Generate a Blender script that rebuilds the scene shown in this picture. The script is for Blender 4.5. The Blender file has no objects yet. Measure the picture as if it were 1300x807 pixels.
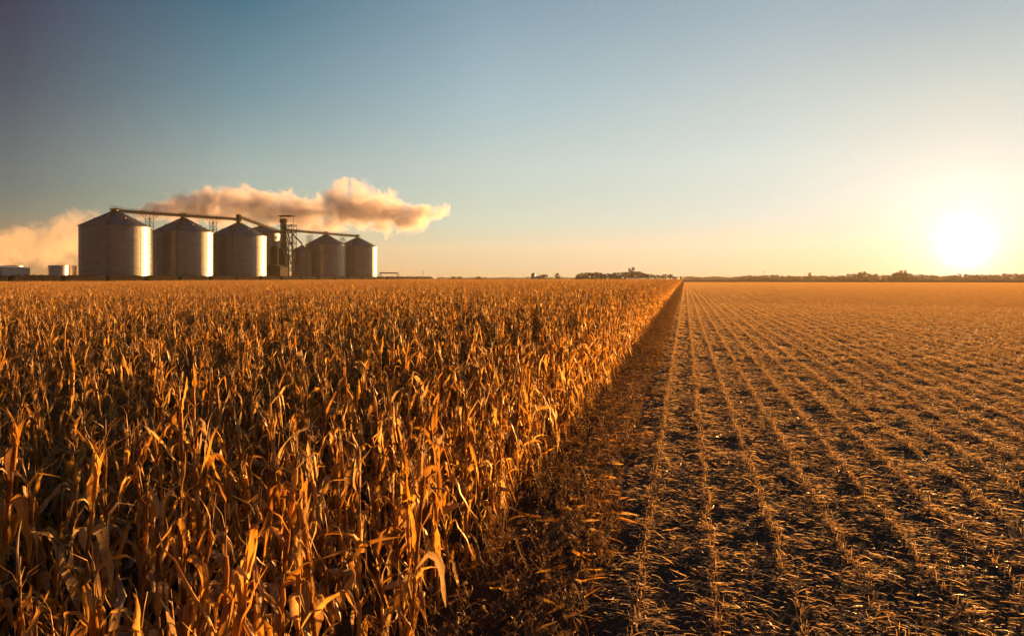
import bpy, bmesh, math, random
import numpy as np
from mathutils import Vector, noise, Matrix

R = math.radians
rng = np.random.default_rng(7)
random.seed(7)
sc = bpy.context.scene
COL = sc.collection

# ------------------------------------------------------------------ camera frame
EYE = 3.2
YAW = R(14.5)                       # the camera looks 14.5 degrees left of the crop rows (+Y)
F = 850.0; CX = 650.0; HY = 352.5    # focal length and horizon in photo pixels
RT = np.array([math.cos(YAW), math.sin(YAW)]); FW = np.array([-math.sin(YAW), math.cos(YAW)])
def at(px, D):                       # ground position seen at photo column px, D metres ahead
    p = FW*D + RT*((px-CX)/F*D)
    return float(p[0]), float(p[1])
def zat(py, D): return EYE + (HY-py)*D/F

cam = bpy.data.cameras.new('camera'); cam.lens = 36*F/1300; cam.sensor_width = 36
cam.shift_y = -(403.5-HY)/1300; cam.clip_end = 20000; cam.clip_start = 0.05
co = bpy.data.objects.new('camera', cam); COL.objects.link(co)
co.location = (0, 0, EYE); co.rotation_euler = (R(90), 0, YAW)
sc.camera = co

# ------------------------------------------------------------------ helpers
def tag(o, label=None, cat=None, group=None, kind=None):
    if label: o['label'] = label
    if cat: o['category'] = cat
    if group: o['group'] = group
    if kind: o['kind'] = kind
    return o
def empty(name, loc, rz=0, **k):
    o = bpy.data.objects.new(name, None); COL.objects.link(o)
    o.location = loc; o.rotation_euler = (0, 0, rz); o.empty_display_size = .2
    return tag(o, **k)
class G:
    """geometry collector: verts, quads/tris, uv and one random number per piece"""
    def __init__(s): s.v=[]; s.f=[]; s.uv=[]; s.r=[]; s.m=[]; s.n=0
    def add(s, v, f, uv=None, r=0.0, m=0):
        v = np.asarray(v, float); f = np.asarray(f, int)
        s.v.append(v); s.f.append((f+s.n)); s.n += len(v)
        s.uv.append(np.zeros((len(v),2)) if uv is None else np.asarray(uv, float))
        s.r.append(np.full(len(v), r) if np.isscalar(r) else np.asarray(r)); s.m.append(np.full(len(f), m))
    def merge(s, g, M=None, off=0.0):
        for v,f0,uv,r,m,n0 in zip(g.v,g.f,g.uv,g.r,g.m,np.cumsum([0]+[len(a) for a in g.v])[:-1]):
            vv = v if M is None else v@M[:3,:3].T + M[:3,3]
            s.v.append(vv); s.f.append(f0-n0+s.n); s.n += len(vv); s.uv.append(uv); s.r.append((r+off)%1.0); s.m.append(m)
    def mesh(s, name, mats, smooth=True):
        me = bpy.data.meshes.new(name)
        V = np.concatenate(s.v); me.vertices.add(len(V)); me.vertices.foreach_set('co', V.ravel())
        loops=[]; tot=[]
        for f in s.f:
            if len(f): loops.append(f.ravel()); tot.append(np.full(len(f), f.shape[1]))
        L = np.concatenate(loops); T = np.concatenate(tot); S = np.concatenate([[0],np.cumsum(T)[:-1]])
        me.loops.add(len(L)); me.loops.foreach_set('vertex_index', L.astype(np.int32))
        me.polygons.add(len(T)); me.polygons.foreach_set('loop_start', S.astype(np.int32))
        try: me.polygons.foreach_set('loop_total', T.astype(np.int32))
        except Exception: pass
        me.polygons.foreach_set('material_index', np.concatenate([m for m in s.m if len(m)]).astype(np.int32))
        me.polygons.foreach_set('use_smooth', np.full(len(T), smooth))
        ul = me.uv_layers.new(name='UVMap'); UV = np.concatenate(s.uv)[L]; ul.data.foreach_set('uv', UV.ravel())
        at_ = me.attributes.new('rnd','FLOAT','POINT'); at_.data.foreach_set('value', np.concatenate(s.r).astype(np.float32))
        for m in (mats if isinstance(mats,(list,tuple)) else [mats]): me.materials.append(m)
        me.update(calc_edges=True); me.validate()
        return me
    def obj(s, name, mats, parent=None, smooth=False, loc=(0,0,0)):
        o = bpy.data.objects.new(name, s.mesh(name, mats, smooth)); COL.objects.link(o); o.location = loc
        if parent: o.parent = parent
        return o
def rotm(ax, a):
    return np.array(Matrix.Rotation(a, 4, ax))
def tr(x,y,z,M=None):
    T = np.eye(4); T[:3,3] = (x,y,z)
    return T if M is None else T@M
def box(g, x0,x1,y0,y1,z0,z1, m=0, r=0.0):
    v=[(x0,y0,z0),(x1,y0,z0),(x1,y1,z0),(x0,y1,z0),(x0,y0,z1),(x1,y0,z1),(x1,y1,z1),(x0,y1,z1)]
    g.add(v,[(0,3,2,1),(4,5,6,7),(0,1,5,4),(1,2,6,5),(2,3,7,6),(3,0,4,7)],m=m,r=r)
def tube(g, pts, rad, n=6, cap=True, m=0, r=0.0, uvs=1.0):
    P = np.asarray(pts,float); k=len(P)
    rad = np.full(k, rad) if np.isscalar(rad) else np.asarray(rad,float)
    T = np.gradient(P, axis=0); T /= (np.linalg.norm(T,axis=1)[:,None]+1e-9)
    ref = np.array([0,0,1.0]) if abs(T[:,2]).mean()<.8 else np.array([1.0,0,0])
    A = np.cross(T, ref); A/= (np.linalg.norm(A,axis=1)[:,None]+1e-9); B = np.cross(T, A)
    an = np.arange(n)/n*2*math.pi
    V = P[:,None,:] + rad[:,None,None]*(np.cos(an)[None,:,None]*A[:,None,:]+np.sin(an)[None,:,None]*B[:,None,:])
    F_=[]
    for i in range(k-1):
        for j in range(n):
            a=i*n+j; b=i*n+(j+1)%n; F_.append((a,b,b+n,a+n))
    UV = np.stack([np.tile(an/6.28,k), np.repeat(np.linspace(0,uvs,k),n)],1)
    g.add(V.reshape(-1,3), F_, UV, r, m)
    if cap and n>=4:
        if n==4: g.add(V[-1],[(0,1,2,3)],m=m,r=r); g.add(V[0],[(3,2,1,0)],m=m,r=r)
        else:
            for ring,flip in ((V[-1],0),(V[0],1)):
                vv=np.vstack([ring, ring.mean(0)]); ff=[(j,(j+1)%n,n) for j in range(n)]
                if flip: ff=[(b,a,c) for a,b,c in ff]
                g.add(vv,ff,m=m,r=r)
def beam(g, a, b, w=.15, m=0): tube(g, [a, b], w/2*1.2, 4, True, m)
def lathe(g, prof, n=48, m=0, a0=0, a1=2*math.pi, r=0.0):
    prof=np.asarray(prof,float); k=len(prof); full = abs(a1-a0-2*math.pi)<1e-6
    an=np.linspace(a0,a1,n+1)
    V=np.stack([prof[:,0][:,None]*np.cos(an),prof[:,0][:,None]*np.sin(an),np.repeat(prof[:,1][:,None],n+1,1)],-1)
    F_=[]
    for i in range(k-1):
        for j in range(n):
            a=i*(n+1)+j; F_.append((a,a+1,a+n+2,a+n+1))
    UV=np.stack([np.tile(an/6.2832,k),np.repeat(np.arange(k)/k,n+1)],1)
    g.add(V.reshape(-1,3),F_,UV,r,m)

# ------------------------------------------------------------------ materials
def newmat(name):
    m = bpy.data.materials.new(name); m.use_nodes = True; nt = m.node_tree; nt.nodes.clear()
    out = nt.nodes.new('ShaderNodeOutputMaterial'); return m, nt, out
def N(nt, t, **k):
    n = nt.nodes.new(t)
    for a,b in k.items():
        if a in n.inputs: n.inputs[a].default_value = b
        else: setattr(n, a, b)
    return n
def ramp(nt, stops, src):
    n = nt.nodes.new('ShaderNodeValToRGB'); e = n.color_ramp.elements
    while len(e) < len(stops): e.new(.5)
    for i,(p,c) in enumerate(stops): e[i].position=p; e[i].color=(*c,1)
    nt.links.new(src, n.inputs[0]); return n
def math_(nt, op, a, b=None, clamp=False):
    n = nt.nodes.new('ShaderNodeMath'); n.operation = op; n.use_clamp = clamp
    for i,x in enumerate((a,b)):
        if x is None: continue
        if isinstance(x,(int,float)): n.inputs[i].default_value = x
        else: nt.links.new(x, n.inputs[i])
    return n.outputs[0]
def mixc(nt, f, a, b, mode='MIX'):
    n = nt.nodes.new('ShaderNodeMix'); n.data_type='RGBA'; n.blend_type=mode
    for s,x in ((0,f),(6,a),(7,b)):
        if isinstance(x,(int,float)): n.inputs[s].default_value = x
        elif isinstance(x,tuple): n.inputs[s].default_value = (*x,1)
        else: nt.links.new(x, n.inputs[s])
    return n.outputs[2]

def dry_plant(name, stops, transl=.45, spec=.06, streak=60, dirt=.5):
    """dry leaf / straw: veined colour, light passes through"""
    m, nt, out = newmat(name)
    rn = N(nt,'ShaderNodeAttribute', attribute_name='rnd')
    oi = N(nt,'ShaderNodeObjectInfo')
    s = math_(nt,'FRACT', math_(nt,'ADD', rn.outputs['Fac'], oi.outputs['Random']))
    cr = ramp(nt, stops, s)
    uv = N(nt,'ShaderNodeUVMap'); mp = N(nt,'ShaderNodeMapping'); mp.inputs['Scale'].default_value=(streak,3,1)
    nt.links.new(uv.outputs[0], mp.inputs[0])
    nz = N(nt,'ShaderNodeTexNoise', Scale=1.0, Detail=3.0); nt.links.new(mp.outputs[0], nz.inputs['Vector'])
    st = ramp(nt,[(.3,(.42,.38,.32)),(.65,(1.2,1.15,1.1))], nz.outputs['Fac'])
    c = mixc(nt, .8, cr.outputs[0], st.outputs[0], 'MULTIPLY')
    tc = N(nt,'ShaderNodeTexCoord'); nz2 = N(nt,'ShaderNodeTexNoise', Scale=9.0, Detail=4.0)
    nt.links.new(tc.outputs['Object'], nz2.inputs['Vector'])
    d = ramp(nt,[(.42,(.42,.3,.2)),(.6,(1,1,1))], nz2.outputs['Fac'])
    c = mixc(nt, dirt, c, d.outputs[0], 'MULTIPLY')
    df = N(nt,'ShaderNodeBsdfDiffuse'); tl = N(nt,'ShaderNodeBsdfTranslucent'); gl = N(nt,'ShaderNodeBsdfGlossy', Roughness=.42)
    nt.links.new(c, df.inputs[0]); nt.links.new(c, tl.inputs[0]); gl.inputs[0].default_value=(1,.9,.75,1)
    mx = N(nt,'ShaderNodeMixShader'); mx.inputs[0].default_value = transl
    nt.links.new(df.outputs[0], mx.inputs[1]); nt.links.new(tl.outputs[0], mx.inputs[2])
    m2 = N(nt,'ShaderNodeMixShader'); m2.inputs[0].default_value = spec
    nt.links.new(mx.outputs[0], m2.inputs[1]); nt.links.new(gl.outputs[0], m2.inputs[2])
    nt.links.new(m2.outputs[0], out.inputs[0])
    return m
def plain(name, col, rough=.7, metal=0.0, var=.35, scale=2.0, bump=0.0, spec=.3):
    m, nt, out = newmat(name)
    b = N(nt,'ShaderNodeBsdfPrincipled', Roughness=rough, Metallic=metal); b.inputs['Specular IOR Level'].default_value=spec
    tc = N(nt,'ShaderNodeTexCoord'); nz = N(nt,'ShaderNodeTexNoise', Scale=scale, Detail=5.0, Roughness=.65)
    nt.links.new(tc.outputs['Object'], nz.inputs['Vector'])
    k=1-var
    r_ = ramp(nt,[(.3,tuple(c*k for c in col)),(.7,tuple(min(1,c*(1+var*.6)) for c in col))], nz.outputs['Fac'])
    nt.links.new(r_.outputs[0], b.inputs['Base Color'])
    if bump:
        bp = N(nt,'ShaderNodeBump', Strength=bump, Distance=.05); nt.links.new(nz.outputs['Fac'], bp.inputs['Height']); nt.links.new(bp.outputs[0], b.inputs['Normal'])
    nt.links.new(b.outputs[0], out.inputs[0]); return m
def corrugated(name, col, rough, metal, scale_v=26.0, axis='Z'):
    m, nt, out = newmat(name)
    b = N(nt,'ShaderNodeBsdfPrincipled', Roughness=rough, Metallic=metal)
    tc = N(nt,'ShaderNodeTexCoord'); sp = N(nt,'ShaderNodeSeparateXYZ'); nt.links.new(tc.outputs['Object'], sp.inputs[0])
    # sheets: rings about 1.12 m high, panels round the circumference
    ang = math_(nt,'ARCTAN2', sp.outputs['Y'], sp.outputs['X'])
    ring = math_(nt,'FLOOR', math_(nt,'DIVIDE', sp.outputs['Z'], 1.12))
    pan = math_(nt,'FLOOR', math_(nt,'ADD', math_(nt,'MULTIPLY', ang, 5.0), math_(nt,'MULTIPLY', ring, .5)))
    cb = N(nt,'ShaderNodeCombineXYZ'); nt.links.new(ring, cb.inputs[0]); nt.links.new(pan, cb.inputs[1])
    wn = N(nt,'ShaderNodeTexWhiteNoise'); nt.links.new(cb.outputs[0], wn.inputs['Vector'])
    c1 = ramp(nt,[(0,tuple(c*.86 for c in col)),(1,tuple(min(1,c*1.08) for c in col))], wn.outputs['Value'])
    nz = N(nt,'ShaderNodeTexNoise', Scale=.35, Detail=6.0, Roughness=.7); nt.links.new(tc.outputs['Object'], nz.inputs['Vector'])
    d = ramp(nt,[(.35,(.85,.81,.77)),(.65,(1,1,1))], nz.outputs['Fac'])
    c = mixc(nt,.8,c1.outputs[0],d.outputs[0],'MULTIPLY')
    fr0 = math_(nt,'FRACT', math_(nt,'DIVIDE', sp.outputs['Z'], 1.12)); c = mixc(nt, math_(nt,'MULTIPLY',math_(nt,'LESS_THAN',fr0,.16),.5), c, (.10,.085,.07))
    nt.links.new(c, b.inputs['Base Color'])
    rr = math_(nt,'ADD', math_(nt,'MULTIPLY', nz.outputs['Fac'], .06), rough-.03); nt.links.new(rr, b.inputs['Roughness'])
    fr = math_(nt,'FRACT', math_(nt,'DIVIDE', sp.outputs['Z'], 1.12))
    seam = math_(nt,'LESS_THAN', fr, .09)
    w = math_(nt,'SINE', math_(nt,'MULTIPLY', sp.outputs['Z'], 2*math.pi/.28))
    h = math_(nt,'SUBTRACT', w, math_(nt,'MULTIPLY', seam, 2.0))
    bp = N(nt,'ShaderNodeBump', Strength=.25, Distance=.02); nt.links.new(h, bp.inputs['Height']); nt.links.new(bp.outputs[0], b.inputs['Normal'])
    b2 = N(nt,'ShaderNodeBsdfPrincipled', Roughness=.50, Metallic=metal); nt.links.new(c, b2.inputs['Base Color']); nt.links.new(bp.outputs[0], b2.inputs['Normal'])
    ms = N(nt,'ShaderNodeMixShader'); ms.inputs[0].default_value=.55; nt.links.new(b.outputs[0],ms.inputs[1]); nt.links.new(b2.outputs[0],ms.inputs[2])
    nt.links.new(ms.outputs[0], out.inputs[0]); return m

M = {}
LEAF = [(0,(.24,.13,.035)),(.12,(.42,.195,.03)),(.35,(.62,.31,.038)),(.6,(.74,.41,.055)),(.8,(.86,.60,.20)),(.9,(.60,.44,.22)),(1,(.34,.18,.04))]
M['leaf'] = dry_plant('dry_corn_leaf', LEAF, .5, .035, 46)
M['stalk'] = dry_plant('dry_corn_stalk', [(0,(.34,.19,.06)),(.5,(.52,.32,.11)),(1,(.3,.17,.05))], 0.0, .05, 6)
M['husk'] = dry_plant('dry_corn_husk', [(0,(.46,.29,.12)),(1,(.60,.42,.20))], .25, .06, 14)
M['tassel'] = dry_plant('corn_tassel', [(0,(.30,.17,.06)),(1,(.46,.29,.12))], .2, .03, 5)
M['straw'] = dry_plant('straw', [(0,(.38,.22,.08)),(.35,(.62,.42,.16)),(.8,(.74,.55,.26)),(1,(.44,.26,.10))], .6, .10, 8, .25)
M['stubble'] = dry_plant('stubble_stem', [(0,(.34,.21,.09)),(.6,(.60,.41,.18)),(1,(.40,.26,.11))], .45, .05, 5, .3)
M['weed'] = dry_plant('dry_weed', [(0,(.15,.085,.03)),(.6,(.30,.18,.07)),(1,(.42,.27,.11))], .35, .03, 5, .5)
M['clod'] = plain('soil_clod',(.040,.028,.019),.95,0,.5,14,.5)
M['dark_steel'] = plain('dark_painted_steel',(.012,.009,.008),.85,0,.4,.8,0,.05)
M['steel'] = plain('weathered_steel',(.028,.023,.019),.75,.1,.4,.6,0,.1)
M['galv'] = corrugated('galvanised_corrugated_sheet',(.30,.285,.27),.13,.92)
M['roofm'] = plain('galvanised_roof_sheet',(.14,.125,.115),.5,.6,.25,.3)
M['car'] = plain('dark_railcar_paint',(.016,.011,.009),.9,0,.45,.5,0,.03)
M['car_grey'] = plain('grey_railcar_paint',(.16,.15,.14),.5,.1,.4,.5)
M['white'] = plain('pale_paint',(.72,.70,.66),.5,0,.15,.5)
M['tank'] = plain('pale_tank_paint',(.55,.50,.45),.4,.3,.2,.3)
M['blue'] = plain('blue_grey_cladding',(.30,.33,.32),.6,.1,.2,.3)
M['bark'] = plain('tree_bark',(.09,.065,.045),.9,0,.4,1.5,.4)
def foliage(name, a, b):
    m, nt, out = newmat(name)
    rn = N(nt,'ShaderNodeAttribute', attribute_name='rnd'); cr = ramp(nt,[(0,a),(1,b)], rn.outputs['Fac'])
    df = N(nt,'ShaderNodeBsdfDiffuse'); tl = N(nt,'ShaderNodeBsdfTranslucent'); mx = N(nt,'ShaderNodeMixShader'); mx.inputs[0].default_value=.4
    nt.links.new(cr.outputs[0], df.inputs[0]); nt.links.new(cr.outputs[0], tl.inputs[0])
    nt.links.new(df.outputs[0], mx.inputs[1]); nt.links.new(tl.outputs[0], mx.inputs[2]); nt.links.new(mx.outputs[0], out.inputs[0]); return m
M['fol'] = foliage('autumn_foliage',(.05,.045,.018),(.13,.10,.04))

def soil():
    m, nt, out = newmat('field_soil')
    b = N(nt,'ShaderNodeBsdfPrincipled', Roughness=.95); b.inputs['Specular IOR Level'].default_value=.1
    tc = N(nt,'ShaderNodeTexCoord')
    n1 = N(nt,'ShaderNodeTexNoise', Scale=.35, Detail=8.0, Roughness=.7); n2 = N(nt,'ShaderNodeTexNoise', Scale=14.0, Detail=8.0, Roughness=.75)
    nt.links.new(tc.outputs['Object'], n1.inputs['Vector']); nt.links.new(tc.outputs['Object'], n2.inputs['Vector'])
    c1 = ramp(nt,[(.3,(.030,.020,.013)),(.7,(.058,.039,.026))], n1.outputs['Fac'])
    c2 = ramp(nt,[(.42,(.6,.6,.6)),(.58,(1.1,1.05,1)),(.68,(2.6,2.1,1.5))], n2.outputs['Fac'])
    c = mixc(nt,1.0,c1.outputs[0],c2.outputs[0],'MULTIPLY')
    nt.links.new(c, b.inputs['Base Color'])
    bp = N(nt,'ShaderNodeBump', Strength=.15, Distance=.02); nt.links.new(n2.outputs['Fac'], bp.inputs['Height']); nt.links.new(bp.outputs[0], b.inputs['Normal'])
    nt.links.new(b.outputs[0], out.inputs[0]); return m
M['soil'] = soil()
M['farland'] = plain('far_stubble_land',(.10,.07,.042),.95,0,.25,.01,0,.0)
M['ballast'] = plain('track_ballast',(.12,.10,.085),.95,0,.4,3,.4)

# ------------------------------------------------------------------ ground
def sheet(name, x0,x1,y0,y1,z, mat, nx=1, ny=1, **k):
    g=G(); xs=np.linspace(x0,x1,nx+1); ys=np.linspace(y0,y1,ny+1)
    v=[(x,y,z) for y in ys for x in xs]; f=[(j*(nx+1)+i,j*(nx+1)+i+1,(j+1)*(nx+1)+i+1,(j+1)*(nx+1)+i) for j in range(ny) for i in range(nx)]
    g.add(v,f); return tag(g.obj(name,mat), kind='structure', **k)
sheet('ground', -2400,2400,-2400,2400,0.0, M['soil'], 8, 8)
sheet('far_field', -2350,2350,512,2350,0.03, M['farland'])
sheet('far_ground_beyond_railway', -2350,-212,-600,505,0.03, M['farland'])
sheet('railway_bed', -208.5,-197.5,-400,640,0.25, M['ballast'])
sheet('farm_road', -150,2350,499,508,0.04, plain('gravel_road',(.09,.07,.05),.95,0,.2,.5))

# ------------------------------------------------------------------ corn
def leaf(g, base, az, L, W, kind, rnd, seg=9, stub=False):
    """one dry leaf: rises from the stalk, breaks or arches, hangs, curls and twists"""
    t = np.linspace(0,1,seg+1)
    if kind == 'hang':
        t0=rng.uniform(10,48); br=rng.uniform(.05,.42); t1=rng.uniform(150,179); k=rng.uniform(12,45)
        th = t0 + (t1-t0)/(1+np.exp(-(t-br)*k))
    elif kind == 'arch':
        t0=rng.uniform(10,35); t1=rng.uniform(95,150); th = t0+(t1-t0)*t**rng.uniform(.9,1.8)
    else:
        t0=rng.uniform(3,26); t1=t0+rng.uniform(0,40); th = t0+(t1-t0)*t**1.6
        if rng.random()<.35: th = np.where(t>rng.uniform(.45,.8), rng.uniform(100,170), th)
    th = np.radians(th + rng.normal(0,8,seg+1)); azs = az + np.cumsum(rng.normal(0,.24,seg+1))
    d = np.stack([np.sin(th)*np.cos(azs), np.sin(th)*np.sin(azs), np.cos(th)],1)
    P = base + np.vstack([[0,0,0], np.cumsum(d[:-1]*(L/seg),axis=0)])
    P[:,2] = np.maximum(P[:,2], .02)
    T = np.gradient(P,axis=0); T/=np.linalg.norm(T,axis=1)[:,None]+1e-9
    S = np.stack([-np.sin(azs),np.cos(azs),np.zeros(seg+1)],1); S -= T*(S*T).sum(1)[:,None]; S/=np.linalg.norm(S,axis=1)[:,None]+1e-9
    U = np.cross(S,T)
    tw = rng.normal(0,1.4)*t**1.3 + rng.normal(0,.25)
    c,s_ = np.cos(tw)[:,None], np.sin(tw)[:,None]
    S2 = S*c+U*s_; U2 = -S*s_+U*c
    w = W*np.clip(t*6+.45,0,1)*np.clip(1-t**rng.uniform(1.8,3.2),0,1)**.8*(1+rng.normal(0,.2,seg+1)); w[-1]=.001
    fold = rng.uniform(.15,1.15)*(.6+.6*t)
    h = (w/2)[:,None]
    cf, sf = np.cos(fold)[:,None], np.sin(fold)[:,None]
    rip = rng.normal(0,.10,(seg+1,1))*h
    A = P + S2*h*cf + U2*(h*sf+rip); B = P; C = P - S2*h*cf + U2*(h*sf-rip)
    V = np.stack([A,B,C],1).reshape(-1,3)
    F_=[]
    for i in range(seg):
        a=i*3; F_ += [(a,a+1,a+4,a+3),(a+1,a+2,a+5,a+4)]
    u=np.tile([0,.5,1],seg+1)+rnd*7; v=np.repeat(t*L*1.6,3)
    g.add(V,F_,np.stack([u*1.0,v],1),rnd)

def corn_plant(lod=0):
    H = rng.uniform(1.5,2.05); nd = 11 if not lod else 9
    lean = rng.normal(0,.05,2); bend = rng.normal(0,.07,2)
    bend=np.clip(bend,-.12,.12)
    def sp(z):
        t=z/2.0; return np.array([lean[0]*z+bend[0]*t*t*1.2, lean[1]*z+bend[1]*t*t*1.2, z*(1-.02*t)])
    st=G(); k=9 if not lod else 5
    zs=np.linspace(-.03,H,k); pts=np.array([sp(z) for z in zs]); pts[1:-1,:2]+=rng.normal(0,.004,(k-2,2))
    tube(st, pts, np.linspace(.0125,.0045,k), 6 if not lod else 4, True, 0, rng.random())
    # prop roots and node rings
    if not lod:
        for z in np.linspace(.12,H*.8,6):
            tube(st,[sp(z-.006),sp(z+.006)], .0135*(1-z/H*.45)+.001, 6, False,0,.1)
    lf=G(); az0=rng.uniform(0,math.pi*2); side=0
    for i in range(nd):
        z=.22+(H-.30)*(i+rng.uniform(-.3,.3))/(nd-1); side+=math.pi
        if i < 3 and rng.random()<.25: continue
        az=az0+side+rng.normal(0,.45)
        fr=z/H
        p=rng.random()
        kind = 'hang' if p<(.88-.34*fr) else ('arch' if p<.95-.28*fr else 'up')
        L=rng.uniform(.44,.82)*(1-.35*abs(fr-.55))*(1-.55*max(0,fr-.7)/.3); W=rng.uniform(.036,.092)*(1-.38*fr)
        leaf(lf, sp(max(z,.05)), az, L, W, kind, rng.random(), 9 if not lod else 6)
        # sheath wrapped round the stalk below the leaf
        if not lod:
            h0=max(.03,z-.16); tube(lf,[sp(h0),sp((h0+z)/2)+rng.normal(0,.004,3),sp(z)],[.0155,.017,.013],5,False,0,rng.random(),.3)
    # ragged leaf shreds
    for _ in range(14 if not lod else 2):
        z=rng.uniform(.3,H*.98); leaf(lf, sp(z), rng.uniform(0,6.28), rng.uniform(.15,.45), rng.uniform(.008,.026),'hang' if rng.random()<.7 else 'up', rng.random(),5)
    ts=G(); top=sp(H)
    for _ in range(int(rng.integers(3,7)) if rng.random()<.8 else 1):
        a=rng.uniform(0,6.28); o=rng.uniform(.1,.55); L=rng.uniform(.10,.24)
        q=np.array([math.cos(a)*o,math.sin(a)*o,1]); q/=np.linalg.norm(q)
        pts=[top, top+q*L*.5, top+q*L+np.array([math.cos(a),math.sin(a),-.6])*L*.25]
        tube(ts, pts, [.003,.0035,.0015], 3, False, 0, rng.random())
    tube(ts,[top,top+np.array([lean[0],lean[1],1])*.16],[.004,.002],3,False,0,.5)
    er=G(); z=H*rng.uniform(.42,.55); a=rng.uniform(0,6.28); b=sp(z)
    hang = rng.uniform(60,165) if rng.random()<.6 else rng.uniform(15,40); hang=R(hang)
    q=np.array([math.sin(hang)*math.cos(a),math.sin(hang)*math.sin(a),math.cos(hang)])
    b=b+np.array([math.cos(a),math.sin(a),0])*.03
    t=np.linspace(0,1,7); rr=.026*np.sqrt(np.clip(np.sin(t*2.6+.35),.05,1)); rr[-1]=.006
    tube(er,[b+q*.21*x for x in t], rr, 7, False, 0, rng.random(), 1)
    for _ in range(3 if not lod else 1):
        leaf(er, b+q*.05, a+rng.normal(0,.6), rng.uniform(.12,.25), .035, 'hang' if hang>1 else 'up', rng.random(),5)
    return st,lf,er,ts

def src_collection(name, meshes):
    c = bpy.data.collections.new(name)
    for i,me in enumerate(meshes):
        o = bpy.data.objects.new('%s_%02d'%(name,i), me); c.objects.link(o)
    return c
def gn_instances(name, coll, pos, idx, rot, scl, **k):
    """one object whose geometry nodes put the meshes of a library collection on its points"""
    me = bpy.data.meshes.new(name); me.vertices.add(len(pos)); me.vertices.foreach_set('co', np.asarray(pos,float).ravel())
    a=me.attributes.new('idx','INT','POINT'); a.data.foreach_set('value', np.asarray(idx,np.int32))
    a=me.attributes.new('rot','FLOAT_VECTOR','POINT'); a.data.foreach_set('vector', np.asarray(rot,float).ravel())
    a=me.attributes.new('scl','FLOAT_VECTOR','POINT'); a.data.foreach_set('vector', np.asarray(scl,float).ravel())
    me.update()
    o = bpy.data.objects.new(name, me); COL.objects.link(o)
    ng = bpy.data.node_groups.new(name+'_nodes','GeometryNodeTree')
    ng.interface.new_socket('Geometry',in_out='INPUT',socket_type='NodeSocketGeometry'); ng.interface.new_socket('Geometry',in_out='OUTPUT',socket_type='NodeSocketGeometry')
    gi=ng.nodes.new('NodeGroupInput'); go=ng.nodes.new('NodeGroupOutput'); ip=ng.nodes.new('GeometryNodeInstanceOnPoints'); ci=ng.nodes.new('GeometryNodeCollectionInfo')
    ci.inputs['Collection'].default_value=coll; ci.inputs['Separate Children'].default_value=True; ci.inputs['Reset Children'].default_value=True
    def na(n,t):
        x=ng.nodes.new('GeometryNodeInputNamedAttribute'); x.data_type=t; x.inputs['Name'].default_value=n
        return next(s for s in x.outputs if s.enabled and s.name=='Attribute')
    L=ng.links.new; L(gi.outputs[0],ip.inputs['Points']); L(ci.outputs[0],ip.inputs['Instance']); ip.inputs['Pick Instance'].default_value=True
    L(na('idx','INT'),ip.inputs['Instance Index']); L(na('rot','FLOAT_VECTOR'),ip.inputs['Rotation']); L(na('scl','FLOAT_VECTOR'),ip.inputs['Scale'])
    L(ip.outputs[0],go.inputs[0])
    md=o.modifiers.new('instances','NODES'); md.node_group=ng
    return tag(o, **k)

NV=28
plants=[corn_plant() for _ in range(NV)]
CM=[M['stalk'],M['leaf'],M['husk'],M['tassel']]
part_names=['stalk','foliage','ear','tassel']
part_mesh=[[p[i].mesh(part_names[i],CM[i]) for i in range(4)] for p in plants]
def combine(p):
    g=G()
    for i in range(4):
        n=len(g.m); g.merge(p[i]); 
        for j in range(n,len(g.m)): g.m[j]=np.full(len(g.f[j]),i)
    return g
merged=[combine(p) for p in plants]
merged_mesh=[g.mesh('corn_source',CM) for g in merged]

ROWC=-2.34; SP=.76; TW=4*SP; TL=4.0; DX=.19
nearp=[]                              # every plant of the near tiles
tiles=[]
def inview(x,y,z=1.2,mx=1.0):
    p=np.array([x,y]); D=p@FW; X=p@RT
    if D<.3: return False
    u=X/D*F; v=(EYE-z)/D*F
    return abs(u)<650*mx and v<454*mx
nx=int(195/TW)
for i in range(nx):
    x1=ROWC+SP/2-i*TW; xc=x1-TW/2
    for j in range(-3,124):
        y0=j*TL; yc=y0+TL/2
        d=math.hypot(xc,yc); D=xc*FW[0]+yc*FW[1]; X=xc*RT[0]+yc*RT[1]
        if D<-3 or (X < -.80*max(D,0)-9): continue
        if d<15:
            for r_ in range(4):
                for k in range(int(TL/DX)):
                    nearp.append((x1-SP/2-r_*SP+rng.normal(0,.035), y0+(k+.5)*DX+rng.normal(0,.03)))
        else: tiles.append((xc,yc))
nearp=np.array(nearp)
keep=(rng.random(len(nearp))>.04)&~((nearp[:,0]>ROWC-.4)&(rng.random(len(nearp))<.18))
nearp=nearp.copy(); nearp[:,0]+=np.where((nearp[:,0]>ROWC-.4),rng.normal(0,.07,len(nearp)),0); nearp=nearp[keep]
nearp=nearp[np.hypot(nearp[:,0],nearp[:,1])>1.75]
def closeness(p): return math.hypot(math.hypot(p[0],p[1]), EYE-1.4)
vis=[i for i,p in enumerate(nearp) if inview(p[0],p[1],1.75,1.06)]
vis.sort(key=lambda i: closeness(nearp[i]))
indiv=set(vis[:300])
protos={}
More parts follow.
